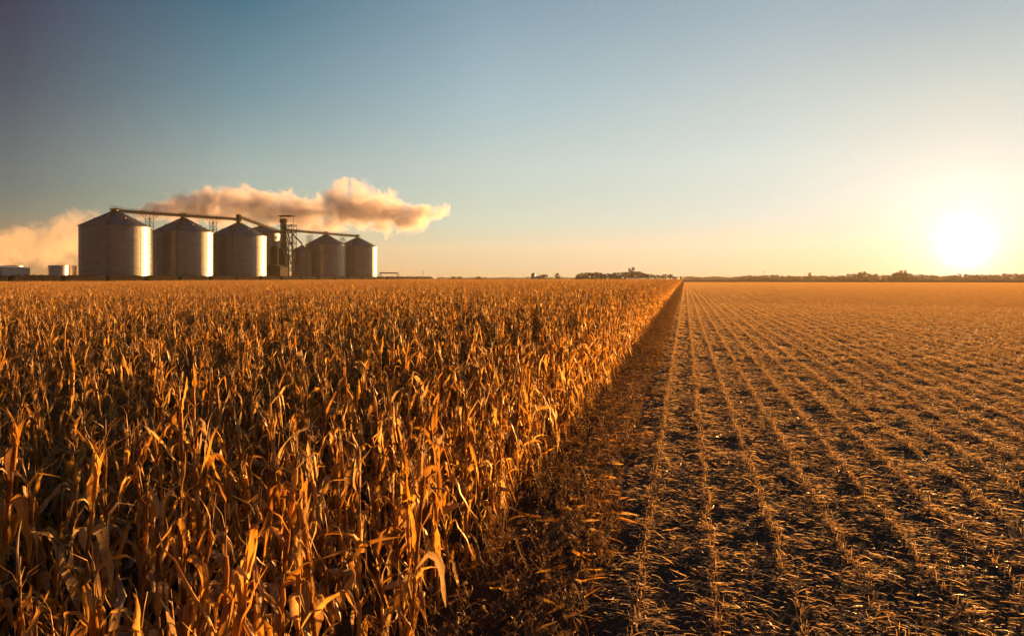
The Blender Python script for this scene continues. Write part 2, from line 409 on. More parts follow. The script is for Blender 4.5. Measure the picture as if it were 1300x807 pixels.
for i in vis[:300]:
    x,y=nearp[i]; k=int(rng.integers(NV)); edge = x > ROWC-SP*.5
    o=bpy.data.objects.new('corn_plant',None); COL.objects.link(o); o.empty_display_size=.1
    o.location=(x,y,0); s=rng.uniform(.92,1.1); o.scale=(s,s,s*rng.uniform(.93,1.06)); o.rotation_euler=(rng.normal(0,.04),rng.normal(0,.04),rng.uniform(0,6.28))
    if edge: tag(o,'dry orange corn plant in the outermost row of the crop beside the weedy strip','corn plant','corn plants along the edge of the standing crop')
    else: tag(o,'dry golden brown corn plant inside the standing crop, behind the outermost row','corn plant','corn plants inside the standing crop')
    for q in range(4):
        c=bpy.data.objects.new(part_names[q],part_mesh[k][q]); COL.objects.link(c); c.parent=o
rest=[i for i in range(len(nearp)) if i not in indiv]
# tile variants
tmeshes=[]
for v in range(8):
    g=G()
    for r_ in range(4):
        for k in range(int(TL/DX)):
            if rng.random()<(.18 if r_ in (0,3) else .05): continue
            p=merged[int(rng.integers(NV))]; s=rng.uniform(.9,1.1)
            Mx=tr(TW/2-SP/2-r_*SP+rng.normal(0,.075), -TL/2+(k+.5)*DX+rng.normal(0,.03),0, rotm('Z',rng.uniform(0,6.28))@rotm('X',rng.normal(0,.05)*(4 if rng.random()<.06 else 1))@np.diag([s,s,s*rng.uniform(.92,1.07),1]))
            g.merge(p,Mx,rng.random())
    tmeshes.append(g.mesh('corn_tile',CM))
lib=src_collection('corn_library', merged_mesh+tmeshes)
pos=[(nearp[i][0],nearp[i][1],0) for i in rest]+[(x,y,0) for x,y in tiles]
idx=[int(rng.integers(NV)) for _ in rest]+[NV+int(rng.integers(8)) for _ in tiles]
rot=[(rng.normal(0,.04),rng.normal(0,.04),rng.uniform(0,6.28)) for _ in rest]+[(0,0,math.pi*int(rng.integers(2))) for _ in tiles]
scl=[(1,1,rng.uniform(.9,1.1)) for _ in rest]+[(1,1,1+.05*noise.noise((x*.05,y*.05,0))+rng.normal(0,.012)) for x,y in tiles]
gn_instances('corn_crop',lib,pos,idx,rot,scl,label='vast field of dry golden corn standing up to the railway',cat='corn field',kind='stuff')
print('corn tiles',len(tiles),'near',len(nearp),'rest',len(rest))

# ------------------------------------------------------------------ stubble, litter, weeds
def strip(g, p, az, L, w, rnd, up=.0, seg=2, curve=.0, m=0):
    t=np.linspace(0,1,seg+1); a=az+curve*t
    d=np.stack([np.cos(a),np.sin(a),np.full(seg+1,up)-up*1.6*t],1)
    P=np.array(p)+np.vstack([[0,0,0],np.cumsum(d[:-1]*L/seg,axis=0)]); P[:,2]=np.maximum(P[:,2],.004)
    S=np.stack([-np.sin(a),np.cos(a),np.zeros(seg+1)],1); tl=rng.uniform(-1.45,1.45); S=S*math.cos(tl)+np.array([0,0,1])*math.sin(tl)
    ww=w*np.clip(1.1-t**2,.15,1)[:,None]/2
    V=np.stack([P+S*ww,P-S*ww],1).reshape(-1,3); V[:,2]=np.maximum(V[:,2],.002)
    g.add(V,[(2*i,2*i+1,2*i+3,2*i+2) for i in range(seg)],np.stack([np.tile([0,1],seg+1),np.repeat(t,2)],1),rnd,m)
def clod(g,x,y,s,m):
    n=6; v=[]; 
    for k,(h,r_) in enumerate(((0,1),(.45,.85),(.8,.45))):
        for j in range(n):
            a=j/n*6.283+rng.normal(0,.15); q=s*r_*rng.uniform(.75,1.2); v.append((x+math.cos(a)*q,y+math.sin(a)*q,h*s*.8*rng.uniform(.8,1.2)-.004))
    v.append((x,y,s*.75)); f=[]
    for k in range(2):
        for j in range(n): f.append((k*n+j,k*n+(j+1)%n,(k+1)*n+(j+1)%n,(k+1)*n+j))
    g.add(v,f,r=rng.random(),m=m); g.add(v[12:19],[(j,(j+1)%n,6) for j in range(n)],r=.3,m=m)
STW=TW; STL=3.0
def stubble_tile(level,amt=1.0):
    g=G(); dens={0:1.0,1:.95,2:.75}[level]; wm={0:1,1:1.5,2:2.4}[level]
    for r_ in range(4):
        x=-STW/2+SP/2+r_*SP
        n=int(STL/{0:.015,1:.016,2:.017}[level]); ph=int(rng.integers(1,3))*rng.choice([-1,1]); am=rng.uniform(.01,.035)
        gap=rng.uniform(0,99)
        for _ in range(n):
            y=rng.uniform(-STL/2,STL/2)
            if noise.noise((y*2.2,gap,0))<rng.uniform(-.75,.15): continue
            h=rng.uniform(.03,.10)*rng.choice([.6,1,1.25])*(1 if level<2 else 1.25); px=x+rng.normal(0,.034)+am*math.sin(2*math.pi*ph*y/STL)
            a=rng.uniform(0,6.28); q=rng.uniform(0,.35)
            b2=rng.uniform(0,3.14); wx,wy=math.cos(b2)*.0045*wm,math.sin(b2)*.0045*wm; tx_,ty_=px+math.cos(a)*q*h,y+math.sin(a)*q*h; rr_=rng.random()
            g.add([(px-wx,y-wy,-.01),(px+wx,y+wy,-.01),(tx_+wx*.7,ty_+wy*.7,h),(tx_-wx*.7,ty_-wy*.7,h)],[(0,1,2,3)],[(0,0),(1,0),(1,1),(0,1)],rr_,1)
            if rng.random()<.7: strip(g,(px,y,h*.5),rng.uniform(0,6.28),rng.uniform(.04,.12),.009*wm,rng.random(),.6,2,rng.normal(0,.5),1)
    n=int({0:520,1:290,2:190}[level]*STW*STL*amt)
    pat=rng.uniform(0,9)
    for _ in range(n):
        x=rng.uniform(-STW/2,STW/2); y=rng.uniform(-STL/2,STL/2)
        if noise.noise((x*1.9+pat,y*2.3,pat))*1.0+rng.normal(0,.25)<-.13: continue
        az=rng.normal(0,.5)+(math.pi if rng.random()<.5 else 0) if rng.random()<.72 else rng.uniform(0,6.28)
        strip(g,(x,y,rng.uniform(.006,.05)),az,rng.uniform(.03,.15)*rng.choice([.5,1,1.5]),rng.uniform(.003,.0095)*wm,rng.random(),rng.normal(.12,.2) if level==0 else rng.normal(.3,.4),2 if level else 4,rng.normal(0,.6),0)
    if level<2:
        for _ in range(int((75 if level==0 else 25)*STW*STL)): clod(g,rng.uniform(-STW/2,STW/2),rng.uniform(-STL/2,STL/2),rng.uniform(.004,.013),2)
        for _ in range(int(9*STW*STL)): clod(g,rng.uniform(-STW/2,STW/2),rng.uniform(-STL/2,STL/2),rng.uniform(.006,.022),2)
    return g.mesh('stubble_tile',[M['straw'],M['stubble'],M['clod']],False)
AM=(.75,.85,.95,1.05,1.2,1.4)
sm=[stubble_tile(l_,a_) for l_ in (0,1,2) for a_ in AM]
slib=src_collection('stubble_library',sm)
pos=[];idx=[];rot=[];scl=[]
x_start=-.46-SP/2
for i in range(0,int(330/STW)):
    xc=x_start+TW/2+i*STW
    for j in range(-1,int(498/STL)):
        yc=j*STL+STL/2
        D=xc*FW[0]+yc*FW[1]; X=xc*RT[0]+yc*RT[1]
        if D<1 or X>.80*D+6: continue
        d=math.hypot(xc,yc); lv=0 if d<28 else (1 if d<90 else 2)
        pos.append((xc,yc,0)); q_=3+4.2*(noise.noise((xc*.045,yc*.03,3))+.6*noise.noise((xc*.16,yc*.09,7)))+rng.normal(0,.8); idx.append(lv*6+int(min(5,max(0,q_))))
        rot.append((0,0,math.pi*int(rng.integers(2)))); scl.append((1,1,1))
gn_instances('stubble',slib,pos,idx,rot,scl,label='cut crop stubble in rows with straw litter on dark soil',cat='stubble',kind='stuff')

def weed_tile():
    g=G(); w=1.5; l=2.0
    for _ in range(52):
        x=rng.uniform(-w/2,w/2); y=rng.uniform(-l/2,l/2)
        near=(w/2-x)/w                      # taller towards the corn
        h=rng.uniform(.18,.68)*(.3+.8*near); a=rng.uniform(0,6.28); q=rng.uniform(0,.35)
        top=np.array([x+math.cos(a)*q*h,y+math.sin(a)*q*h,h]); b=np.array([x,y,0])
        tube(g,[b,(b+top)/2+rng.normal(0,.01,3),top],[.0035,.003,.0015],3,False,0,rng.random())
        for _k in range(int(rng.integers(5,12))):
            t=rng.uniform(.25,1); p=b+(top-b)*t; a2=rng.uniform(0,6.28); L=rng.uniform(.05,.16)
            e=p+np.array([math.cos(a2)*L,math.sin(a2)*L,L*rng.uniform(.2,1.2)])
            tube(g,[p,e],[.0018,.0009],3,False,0,rng.random())
            for _s in range(9):
                s0=p+(e-p)*rng.uniform(.4,1.05); strip(g,s0,rng.uniform(0,6.28),rng.uniform(.008,.035),rng.uniform(.005,.012),rng.random(),rng.normal(0,.8),1)
    for _ in range(420):                     # grass and fallen leaf bits
        x=rng.uniform(-w/2,w/2); y=rng.uniform(-l/2,l/2)
        h=rng.uniform(.05,.22); a=rng.uniform(0,6.28)
        strip(g,(x,y,0.0),a,h*rng.uniform(.7,1.3),rng.uniform(.003,.007),rng.random(),rng.uniform(.2,1.6),3,rng.normal(0,.5))
    for _ in range(90):
        strip(g,(rng.uniform(-w/2,w/2),rng.uniform(-l/2,l/2),rng.uniform(.01,.06)),rng.uniform(0,6.28),rng.uniform(.08,.35),rng.uniform(.01,.03),rng.random(),rng.normal(.05,.15),4,rng.normal(0,.8),1)
    return g.mesh('weed_tile',[M['weed'],M['leaf']],False)
wm_=[weed_tile() for _ in range(6)]; wlib=src_collection('weed_library',wm_)
pos=[];idx=[];rot=[];scl=[]
for j in range(0,248):
    y=j*2.0+1.0
    pos.append((-1.58+rng.normal(0,.10),y,0)); idx.append(int(rng.integers(6))); rot.append((0,0,0)); scl.append((1,1,rng.uniform(.75,1.5)))
gn_instances('weeds',wlib,pos,idx,rot,scl,label='brown dead weeds and grass between the corn edge and the stubble',cat='weeds',kind='stuff')

# ------------------------------------------------------------------ grain silos
def silo(px, D, r, zE, zP, label, group, name='grain_silo', ladder=True, roofdetail=True):
    x,y=at(px,D); t=empty(name,(x,y,0),label=label,cat='silo',group=group)
    g=G(); lathe(g,[(r,.35),(r,zE)],96); g.obj('wall',M['galv'],t,smooth=True)
    g=G(); lathe(g,[(0.01,.0),(r+.5,0),(r+.5,.35),(r-.2,.36)],64); g.obj('foundation',plain('concrete',(.32,.30,.27),.9,0,.2,.6),t)
    rf=G(); n=60
    hub=1.1
    lathe(rf,[(r+.35,zE-.25),(r+.30,zE+.05),(hub,zP),(hub,zP+.5),(hub+.15,zP+.62),(.02,zP+.9)],n)
    slope=math.atan2(zP-zE,r-hub)
    ro=rf.obj('roof',M['roofm'],t)
    rb=G()
    for k in range(n//2):
        a=k/(n//2)*2*math.pi; c,s=math.cos(a),math.sin(a)
        tube(rb,[(c*(r+.3),s*(r+.3),zE+.10),(c*(hub+.1),s*(hub+.1),zP+.04)],.06,4,False)
    rb.obj('rib',M['roofm'],ro)['kind']='stuff'
    for k in (1,3,5,7,9,11):                                   # roof vents
        a=k/12*2*math.pi+.2; q=.55; rr=r*q+hub*(1-q); zz=zE+(zP-zE)*(1-q); v=G()
        tube(v,[(0,0,-.2),(0,0,.5)],.32,8); tube(v,[(0,0,.5),(0,0,.62)],.5,8)
        v.obj('roof_vent',M['roofm'],ro,loc=(math.cos(a)*rr,math.sin(a)*rr,zz))
    st=G()
    for k in range(24):                                        # wall stiffeners
        a=k/24*2*math.pi; c,s=math.cos(a),math.sin(a)
        tube(st,[(c*(r+.05),s*(r+.05),.4),(c*(r+.05),s*(r+.05),zE-.3)],.045,4,False)
    st.obj('stiffener',M['galv'],t)['kind']='stuff'
    if ladder:
        # roof stair down the side that faces the field, then a wall ladder with landings
        a=math.atan2(-y,-x)+R(-12); c,s=math.cos(a),math.sin(a); tx,ty=-s,c; l=G()
        for e in (-.45,.45):
            tube(l,[(c*(r+.5)+tx*e,s*(r+.5)+ty*e,zE+.25),(c*hub+tx*e,s*hub+ty*e,zP+.35)],.07,4)
            tube(l,[(c*(r+.5)+tx*e,s*(r+.5)+ty*e,zE+1.2),(c*hub+tx*e,s*hub+ty*e,zP+1.3)],.05,4)
        for k in range(26):
            q=k/25; rr=r+.5+(hub-r-.5)*q; zz=zE+.2+(zP-zE+.1)*q
            tube(l,[(c*rr-tx*.45,s*rr-ty*.45,zz),(c*rr+tx*.45,s*rr+ty*.45,zz)],.09,4)
        l.obj('roof_stair',M['dark_steel'],t)
        l=G()
        for e in (-.22,.22): tube(l,[(c*(r+.3)+tx*e,s*(r+.3)+ty*e,.5),(c*(r+.3)+tx*e,s*(r+.3)+ty*e,zE+1)],.05,4)
        for k in range(int(zE/.6)): zz=.8+k*.6; tube(l,[(c*(r+.3)-tx*.22,s*(r+.3)-ty*.22,zz),(c*(r+.3)+tx*.22,s*(r+.3)+ty*.22,zz)],.03,3,False)
        for zz in np.arange(1.5,zE,1.2): 
            tube(l,[(c*(r+.3)-tx*.4,s*(r+.3)-ty*.4,zz),(c*(r+1.0)-tx*.4,s*(r+1.0)-ty*.4,zz),(c*(r+1.0)+tx*.4,s*(r+1.0)+ty*.4,zz),(c*(r+.3)+tx*.4,s*(r+.3)+ty*.4,zz)],.025,3,False)
        l.obj('ladder',M['dark_steel'],t)
        pf=G(); box(pf,-1.6,1.6,-1.6,1.6,zP+.95,zP+1.05)
        for e in (-1.6,1.6):
            for f_ in (-1.6,1.6): beam(pf,(e,f_,zP-.6),(e,f_,zP+2.1),.09)
            tube(pf,[(e,-1.6,zP+2.1),(e,1.6,zP+2.1)],.04,4); tube(pf,[(-1.6,e,zP+2.1),(1.6,e,zP+2.1)],.04,4)
        pf.obj('peak_platform',M['dark_steel'],t)
    d=G(); a=math.atan2(-y,-x)+.5; c,s=math.cos(a),math.sin(a)
    v=[(-.9,0,0),(.9,0,0),(.9,.12,0),(-.9,.12,0),(-.9,0,2.4),(.9,0,2.4),(.9,.12,2.4),(-.9,.12,2.4)]
    d.add(v,[(0,3,2,1),(4,5,6,7),(0,1,5,4),(1,2,6,5),(2,3,7,6),(3,0,4,7)])
    do=d.obj('door',M['steel'],t,loc=(c*(r+.1),s*(r+.1),.6)); do.rotation_euler=(0,0,a+math.pi/2)
    return x,y
gr='large grain silos in a row behind the train'
S1=silo(146.5,299,13.9,25.9,33.0,'leftmost and nearest of the big corrugated grain silos, at the left end of the conveyor',gr)
S2=silo(233,335,13.7,25.9,33.0,'second big corrugated grain silo from the left, between the two largest looking neighbours',gr)
S3=silo(303,366,14.3,25.9,33.2,'third big grain silo from the left, where the long conveyor bends down',gr)
S4=silo(414,470,13.9,25.9,33.4,'big grain silo just right of the elevator tower, partly covering the last silo',gr)
S5=silo(454,494,14.0,26.0,32.8,'rightmost grain silo at the right end of the conveyor',gr)
S6=silo(331,428,12.0,32.0,36.0,'tall steel silo mostly hidden behind the third silo and the elevator tower',None,ladder=False)
S7=silo(383.5,452,6.6,21.6,24.4,'small narrow silo under the spout between the elevator tower and the silo to its right',None,ladder=False)

# ------------------------------------------------------------------ conveyors
def conveyor(a, b, label, w=1.5, h=1.6, heads=(), name='grain_conveyor'):
    a=np.array(a,float); b=np.array(b,float); t=empty(name,(a[0],a[1],0),label=label,cat='conveyor',group='conveyor galleries over the silos')
    d=b-a; L=np.linalg.norm(d); u=d/L; s=np.cross(u,[0,0,1]); s/=np.linalg.norm(s); n=np.cross(s,u); o=np.array([a[0],a[1],0])
    def bar(g,p,q,wd,ht):
        p=np.array(p);q=np.array(q); v=[]
        for e in (p,q):
            for i,j in ((-1,-1),(1,-1),(1,1),(-1,1)): v.append(e+s*i*wd/2+n*j*ht/2-o)
        g.add(v,[(0,3,2,1),(4,5,6,7),(0,1,5,4),(1,2,6,5),(2,3,7,6),(3,0,4,7)])
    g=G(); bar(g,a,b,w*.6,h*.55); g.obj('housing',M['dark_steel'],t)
    k=max(2,int(L/2.6)); g=G()
    for side in (-1,1):
        off=s*side*w/2
        bar(g,a+off-n*h*.42,b+off-n*h*.42,.16,.16); bar(g,a+off+n*h*.45,b+off+n*h*.45,.14,.14)
        for i in range(k):
            p=a+d*i/k+off; q=a+d*(i+1)/k+off
            beam(g,p-n*h*.42-o,p+n*h*.45-o,.1); beam(g,(p-n*h*.42 if i%2 else p+n*h*.45)-o,(q+n*h*.45 if i%2 else q-n*h*.42)-o,.09)
    g.obj('truss',M['steel'],t)
    g=G(); bar(g,a-n*h*.5,b-n*h*.5,w*1.05,.08); g.obj('walkway',M['dark_steel'],t)
    g=G()
    for side in (-1,1): bar(g,a+s*side*w/2+n*h*.85,b+s*side*w/2+n*h*.85,.07,.07)
    for i in range(k+1):
        for side in (-1,1):
            p=a+d*i/k+s*side*w/2; beam(g,p+n*h*.45-o,p+n*h*.85-o,.06)
    g.obj('handrail',M['steel'],t)
    for p in heads:
        p=np.array(p)-o; g=G(); box(g,p[0]-1.0,p[0]+1.0,p[1]-1.0,p[1]+1.0,p[2]-1.5,p[2]+.9); beam(g,p+[0,0,-3.2],p+[0,0,-1.2],1.0)
        g.obj('drive_box',M['dark_steel'],t)
    return t
zc=[33.9+.9]*3
c1=(S1[0],S1[1],zat(267.2,299)); c2=(S2[0],S2[1],zat(273,335)); c3=(S3[0],S3[1],zat(278.3,366))
u=np.array(c2)-np.array(c1); u/=np.linalg.norm(u)
conveyor(tuple(np.array(c1)-u*2), c3,'long level conveyor gallery linking the peaks of the three left silos',heads=(c1,c2,c3))
TX,TY=at(364,424)
i0=(S3[0],S3[1],zat(274.5,366)); i1=(TX-1,TY-1,zat(296,422))
conveyor(i0,i1,'conveyor sloping down from the third silo to the elevator tower',heads=(i0,))
r0=(TX,TY,zat(292,424)); r1=(S4[0],S4[1],zat(295.8,470)); r2=(S5[0],S5[1],zat(299.8,494))
conveyor(r0,r2,'level conveyor gallery from the elevator tower to the two right silos',heads=(r1,r2))

def lattice(g,x,y,z0,z1,w,step=3.0,leg=.22,br=.12,w1=None):
    w1=w if w1 is None else w1; n=max(1,int((z1-z0)/step))
    def c(i,k):
        q=k/n; ww=(w+(w1-w)*q)/2; s=((-1,-1),(1,-1),(1,1),(-1,1))[i%4]; return (x+s[0]*ww,y+s[1]*ww,z0+(z1-z0)*q)
    for i in range(4):
        beam(g,c(i,0),c(i,n),leg)
        for k in range(n):
            beam(g,c(i,k+1),c(i+1,k+1),br); beam(g,c(i,k),c(i+1,k+1),br*.8); beam(g,c(i+1,k),c(i,k+1),br*.8)
def support(px,D,ztop,label,w=2.4,arms=True):
    x,y=at(px,D); t=empty('conveyor_support',(x,y,0),label=label,cat='support tower',group='lattice towers that carry the conveyors')
    g=G(); lattice(g,0,0,0,ztop-3.2,w,3.2,.24,.14); g.obj('lattice_frame',M['steel'],t)
    g=G()
    for e in (-1,1):
        for f_ in (-1,1):
            if arms: beam(g,(e*w/2,f_*w/2,ztop-3.2),(e*w/2+u[0]*f_*3.0,f_*w/2+f_*u[1]*3.4,ztop-.6),.2)
            beam(g,(e*w/2,f_*w/2,ztop-3.2),(e*w/2,f_*w/2,ztop-.6),.18)
    g.obj('head_arms',M['steel'],t)
support(190,317,zat(269.5,317),'lattice tower under the conveyor between the first and second silos')
support(270.5,350,zat(275.5,350),'lattice tower under the conveyor between the second and third silos')
support(331,395,zat(285.5,395),'lattice tower under the sloping conveyor right of the third silo')
support(393,447,zat(293.7,447),'lattice tower under the right conveyor beside the elevator tower',arms=False,w=2.6)
support(435,482,zat(297.8,482),'lattice tower under the right conveyor between the last two silos')

# ------------------------------------------------------------------ elevator tower
t=empty('elevator_tower',(TX,TY,0),label='dark bucket elevator tower with lattice frame rising above all the silos',cat='elevator tower')
zt=zat(279.5,424)
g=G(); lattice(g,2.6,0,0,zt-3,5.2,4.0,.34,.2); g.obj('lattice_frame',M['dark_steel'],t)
for xx in (-3.4,-1.4):
    g=G()
    for yy in (-.8,.8): box(g,xx-.42,xx+.42,yy-.42,yy+.42,0,zt-1)
    tube(g,[(xx,-1.1,zt),(xx,1.1,zt)],1.15,12); box(g,xx-.9,xx+.9,-1.3,1.3,zt-1.8,zt-.2)
    g.obj('elevator_leg',M['dark_steel'],t)
for zz in (9,17,25,31.5,zt-4):
    g=G(); box(g,-4.8,5.6,-2.8,2.8,zz,zz+.18)
    for e in (-4.8,.4,5.6):
        for f_ in (-2.8,2.8): beam(g,(e,f_,zz),(e,f_,zz+1.1),.08)
    for f_ in (-2.8,2.8): tube(g,[(-4.8,f_,zz+1.1),(5.6,f_,zz+1.1)],.05,4); tube(g,[(-4.8,f_,zz+.6),(5.6,f_,zz+.6)],.04,4)
    g.obj('platform',M['dark_steel'],t)
zc_=zat(274.5,424)
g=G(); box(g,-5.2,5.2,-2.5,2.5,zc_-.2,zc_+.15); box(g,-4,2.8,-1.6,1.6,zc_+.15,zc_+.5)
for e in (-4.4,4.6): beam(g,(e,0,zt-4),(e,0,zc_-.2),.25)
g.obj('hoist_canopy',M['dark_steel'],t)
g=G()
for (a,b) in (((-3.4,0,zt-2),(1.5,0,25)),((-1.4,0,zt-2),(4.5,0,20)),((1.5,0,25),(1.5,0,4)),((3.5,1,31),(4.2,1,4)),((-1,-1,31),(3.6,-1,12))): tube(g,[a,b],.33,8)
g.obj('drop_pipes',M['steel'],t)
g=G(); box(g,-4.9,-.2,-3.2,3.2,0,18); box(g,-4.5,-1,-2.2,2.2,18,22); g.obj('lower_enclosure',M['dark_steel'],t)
# spout
sx,sy=S7; a=np.array([TX+3,TY,zat(295,424)]); b=np.array([sx,sy,zat(309.5,452)]); e=np.array([sx,sy,24.6])
g=G(); o3=np.array([TX,TY,0]); tube(g,[a-o3,b-o3,e-o3],.45,8); g.obj('spout',M['dark_steel'],t)
# grain dryer column and shed
x,y=at(348.5,412); t=empty('grain_dryer',(x,y,0),label='dark narrow grain dryer column standing left of the elevator tower',cat='dryer')
g=G(); lathe(g,[(.01,0),(2.5,0),(2.5,21),(1.2,23),(.01,23.2)],20); g.obj('column',M['dark_steel'],t)
g=G(); beam(g,(0,0,22),(3.5,0,22.6),.5); g.obj('duct',M['dark_steel'],t)
def shed(name,px,D,w,l,h,rise,label,cat,wm,rm,rz=0,doors=1):
    x,y=at(px,D); t=empty(name,(x,y,0),rz,label=label,cat=cat)
    g=G(); box(g,-w/2,w/2,-l/2,l/2,0,h)
    for s in (-1,1): g.add([(-w/2,s*l/2,h),(w/2,s*l/2,h),(0,s*l/2,h+rise)],[(0,1,2)])
    g.obj('wall',wm,t); g=G(); e=.4
    for s in (-1,1):
        v=[(0,-l/2-e,h+rise+.05),(0,l/2+e,h+rise+.05),(s*(w/2+e),l/2+e,h-.1),(s*(w/2+e),-l/2-e,h-.1)]
        v2=[(a,b,c+.2) for a,b,c in v]; g.add(v+v2,[(0,1,2,3),(7,6,5,4),(0,4,5,1),(1,5,6,2),(2,6,7,3),(3,7,4,0)])
    g.obj('roof',rm,t)
    for k in range(doors):
        g=G(); q=-w/2+w*(k+.5)/doors; box(g,q-1.6,q+1.6,-l/2-.1,-l/2-.02,0,min(4.2,h-.6)); g.obj('door',M['dark_steel'],t)
        g=G(); box(g,q-1.6,q+1.6,l/2+.02,l/2+.1,0,min(4.2,h-.6)); g.obj('door',M['steel'],t)
    return t
shed('receiving_shed',350.5,405,10,14,9.5,1.6,'dark grain receiving shed at the foot of the elevator tower','shed',M['dark_steel'],M['dark_steel'],YAW)

# ------------------------------------------------------------------ storage tanks and building on the left
def tank(px,D,r,h,label):
    x,y=at(px,D); t=empty('storage_tank',(x,y,0),label=label,cat='tank',group='low storage tanks left of the silos')
    g=G(); lathe(g,[(r,0),(r,h)],48); g.obj('wall',M['tank'],t,smooth=True)
    g=G(); lathe(g,[(r+.1,h-.1),(r+.1,h+.12),(.02,h+r*.09)],48); g.obj('roof',M['tank'],t)
    g=G(); a=-1.2
    for k in range(30): b=a+k*.03; c,s=math.cos(b),math.sin(b); box(g,c*(r+.5)-.3,c*(r+.5)+.3,s*(r+.5)-.3,s*(r+.5)+.3,k*h/30,k*h/30+.08)
    g.obj('stair',M['steel'],t)
tank(16,440,5.6,zat(337.3,440),'pale storage tank with a bright lit side just right of the blue grey building')
tank(74,440,5.6,zat(337.2,440),'wider pale storage tank standing alone left of the silos')
tank(93,455,4.4,zat(337.8,455),'small storage tank against the left edge of the nearest silo')
shed('steel_building',2,425,19,24,zat(338.2,425)-1,1.2,'blue grey steel building at the left edge of the photo','building',M['blue'],M['blue'],YAW,2)

# ------------------------------------------------------------------ train
def hopper_car(y0, kind=0):
    t=empty('hopper_car',(-203,y0,.25))
    g=G(); L=16.8; W=1.5; n=14
    prof=[(-W,1.25),(-W-.08,2.3),(-W,3.3),(-1.0,3.62),(0,3.68),(1.0,3.62),(W,3.3),(W+.08,2.3),(W,1.25)]
    v=[];f=[]
    ys=np.concatenate([[-L/2+.2],np.linspace(-L/2+1,L/2-1,n),[L/2-.2]])
    for k,yy in enumerate(ys):
        s=.9 if k in(0,len(ys)-1) else 1
        for a,b in prof: v.append((a*s,yy,1.25+(b-1.25)*(s if s==1 else .93)))
    m=len(prof)
    for k in range(len(ys)-1):
        for j in range(m-1): f.append((k*m+j,k*m+j+1,(k+1)*m+j+1,(k+1)*m+j))
        f.append((k*m+m-1,k*m,(k+1)*m,(k+1)*m+m-1))
    g.add(v,f); 
    for base in (0,(len(ys)-1)*m):
        vv=[v[base+j] for j in range(m)]+[(0,v[base][1],2.3)]; g.add(vv,[(j,(j+1)%m,m) for j in range(m)])
    for k in range(n): 
        for s in (-1,1): box(g,s*1.55-.06,s*1.55+.06,ys[k+1]-.06,ys[k+1]+.06,1.2,3.35)
    bd=g.obj('body',M['car'],t)
    g=G(); 
    for k in (-5,-1.7,1.7,5):
        g.add([(-1.2,k-1.5,1.25),(1.2,k-1.5,1.25),(1.2,k+1.5,1.25),(-1.2,k+1.5,1.25),(-.4,k-.5,.45),(.4,k-.5,.45),(.4,k+.5,.45),(-.4,k+.5,.45)],[(0,1,5,4),(1,2,6,5),(2,3,7,6),(3,0,4,7),(4,5,6,7)])
    g.obj('hopper_bottom',M['car'],t)
    g=G(); box(g,-.5,.5,-L/2+1.5,L/2-1.5,3.68,3.80)
    for k in range(5): box(g,-.35,.35,-L/2+3+k*(L-6)/4-.4,-L/2+3+k*(L-6)/4+.4,3.80,3.95)
    g.obj('roof_hatch',M['car'],t)
    for s in (-1,1):
        g=G(); c=s*(L/2-1.9)
        for q in (-.85,.85):
            for w in (-.75,.75): tube(g,[(w-.07,c+q,.55),(w+.07,c+q,.55)],.46,14)
            tube(g,[(-.75,c+q,.55),(.75,c+q,.55)],.08,6)
        for w in (-.95,.95): box(g,w-.08,w+.08,c-1.2,c+1.2,.4,.75)
        g.obj('truck',M['dark_steel'],t)
        g=G(); yy=s*(L/2+.35); box(g,-.18,.18,min(yy,s*(L/2-.3)),max(yy,s*(L/2-.3)),.85,1.1)
        box(g,-1.45,1.45,s*(L/2)-.12,s*(L/2)+.12,1.0,1.22); g.obj('coupler',M['dark_steel'],t)
    return t
def copy_thing(o,loc):
    c=o.copy(); COL.objects.link(c); c.location=loc
    for ch in list(o.children):
        d=ch.copy(); COL.objects.link(d); d.parent=c
        for g2 in ch.children: e=g2.copy(); COL.objects.link(e); e.parent=d
    return c
car0=hopper_car(0)
LC=17.9; ncar=21; yfirst=196.0
ords=['leftmost','second','third','fourth','fifth','sixth','seventh','eighth','ninth','tenth','eleventh','twelfth','thirteenth','fourteenth','fifteenth','sixteenth','seventeenth','eighteenth','nineteenth']
def rail_y(px):                         # where column px meets the track
    # P.x = -203  ->  D
    k=(px-CX)/F; D=-203/(FW[0]+RT[0]*k); return FW[1]*D+RT[1]*k*D
ya=rail_y(132)                          # first gap seen in the photograph
cars=[]
k0=-3
y_end=rail_y(553)
i=0
while True:
    yy=ya+(k0+i)*LC+LC/2
    if yy>y_end-LC*.4: break
    cars.append(yy); i+=1
where=['beyond the left edge of the nearest silo','below the storage tanks','below the left part of the nearest silo','below the right part of the nearest silo','below the left part of the second silo']
for i,yy in enumerate(cars):
    o=car0 if i==0 else copy_thing(car0,(-203,yy,.25)); o.location=(-203,yy,.25)
    n=len(cars)
    nm={0:'leftmost dark hopper car of the train, at the left edge of the photo',n-1:'last dark hopper car at the right end of the train'}.get(i, '%s dark covered hopper car from the left end of the train behind the corn'%(ords[i] if i<len(ords) else 'twentieth'))
    tag(o,nm,'rail car','dark hopper cars of the train')
print('cars',len(cars))
g=G()
for s in (-.75,.75): box(g,-203+s-.04,-203+s+.04,-400,640,.26,.40)
tag(g.obj('railway_track',M['steel']),'steel rails under the train of dark hopper cars','rails',kind='structure')

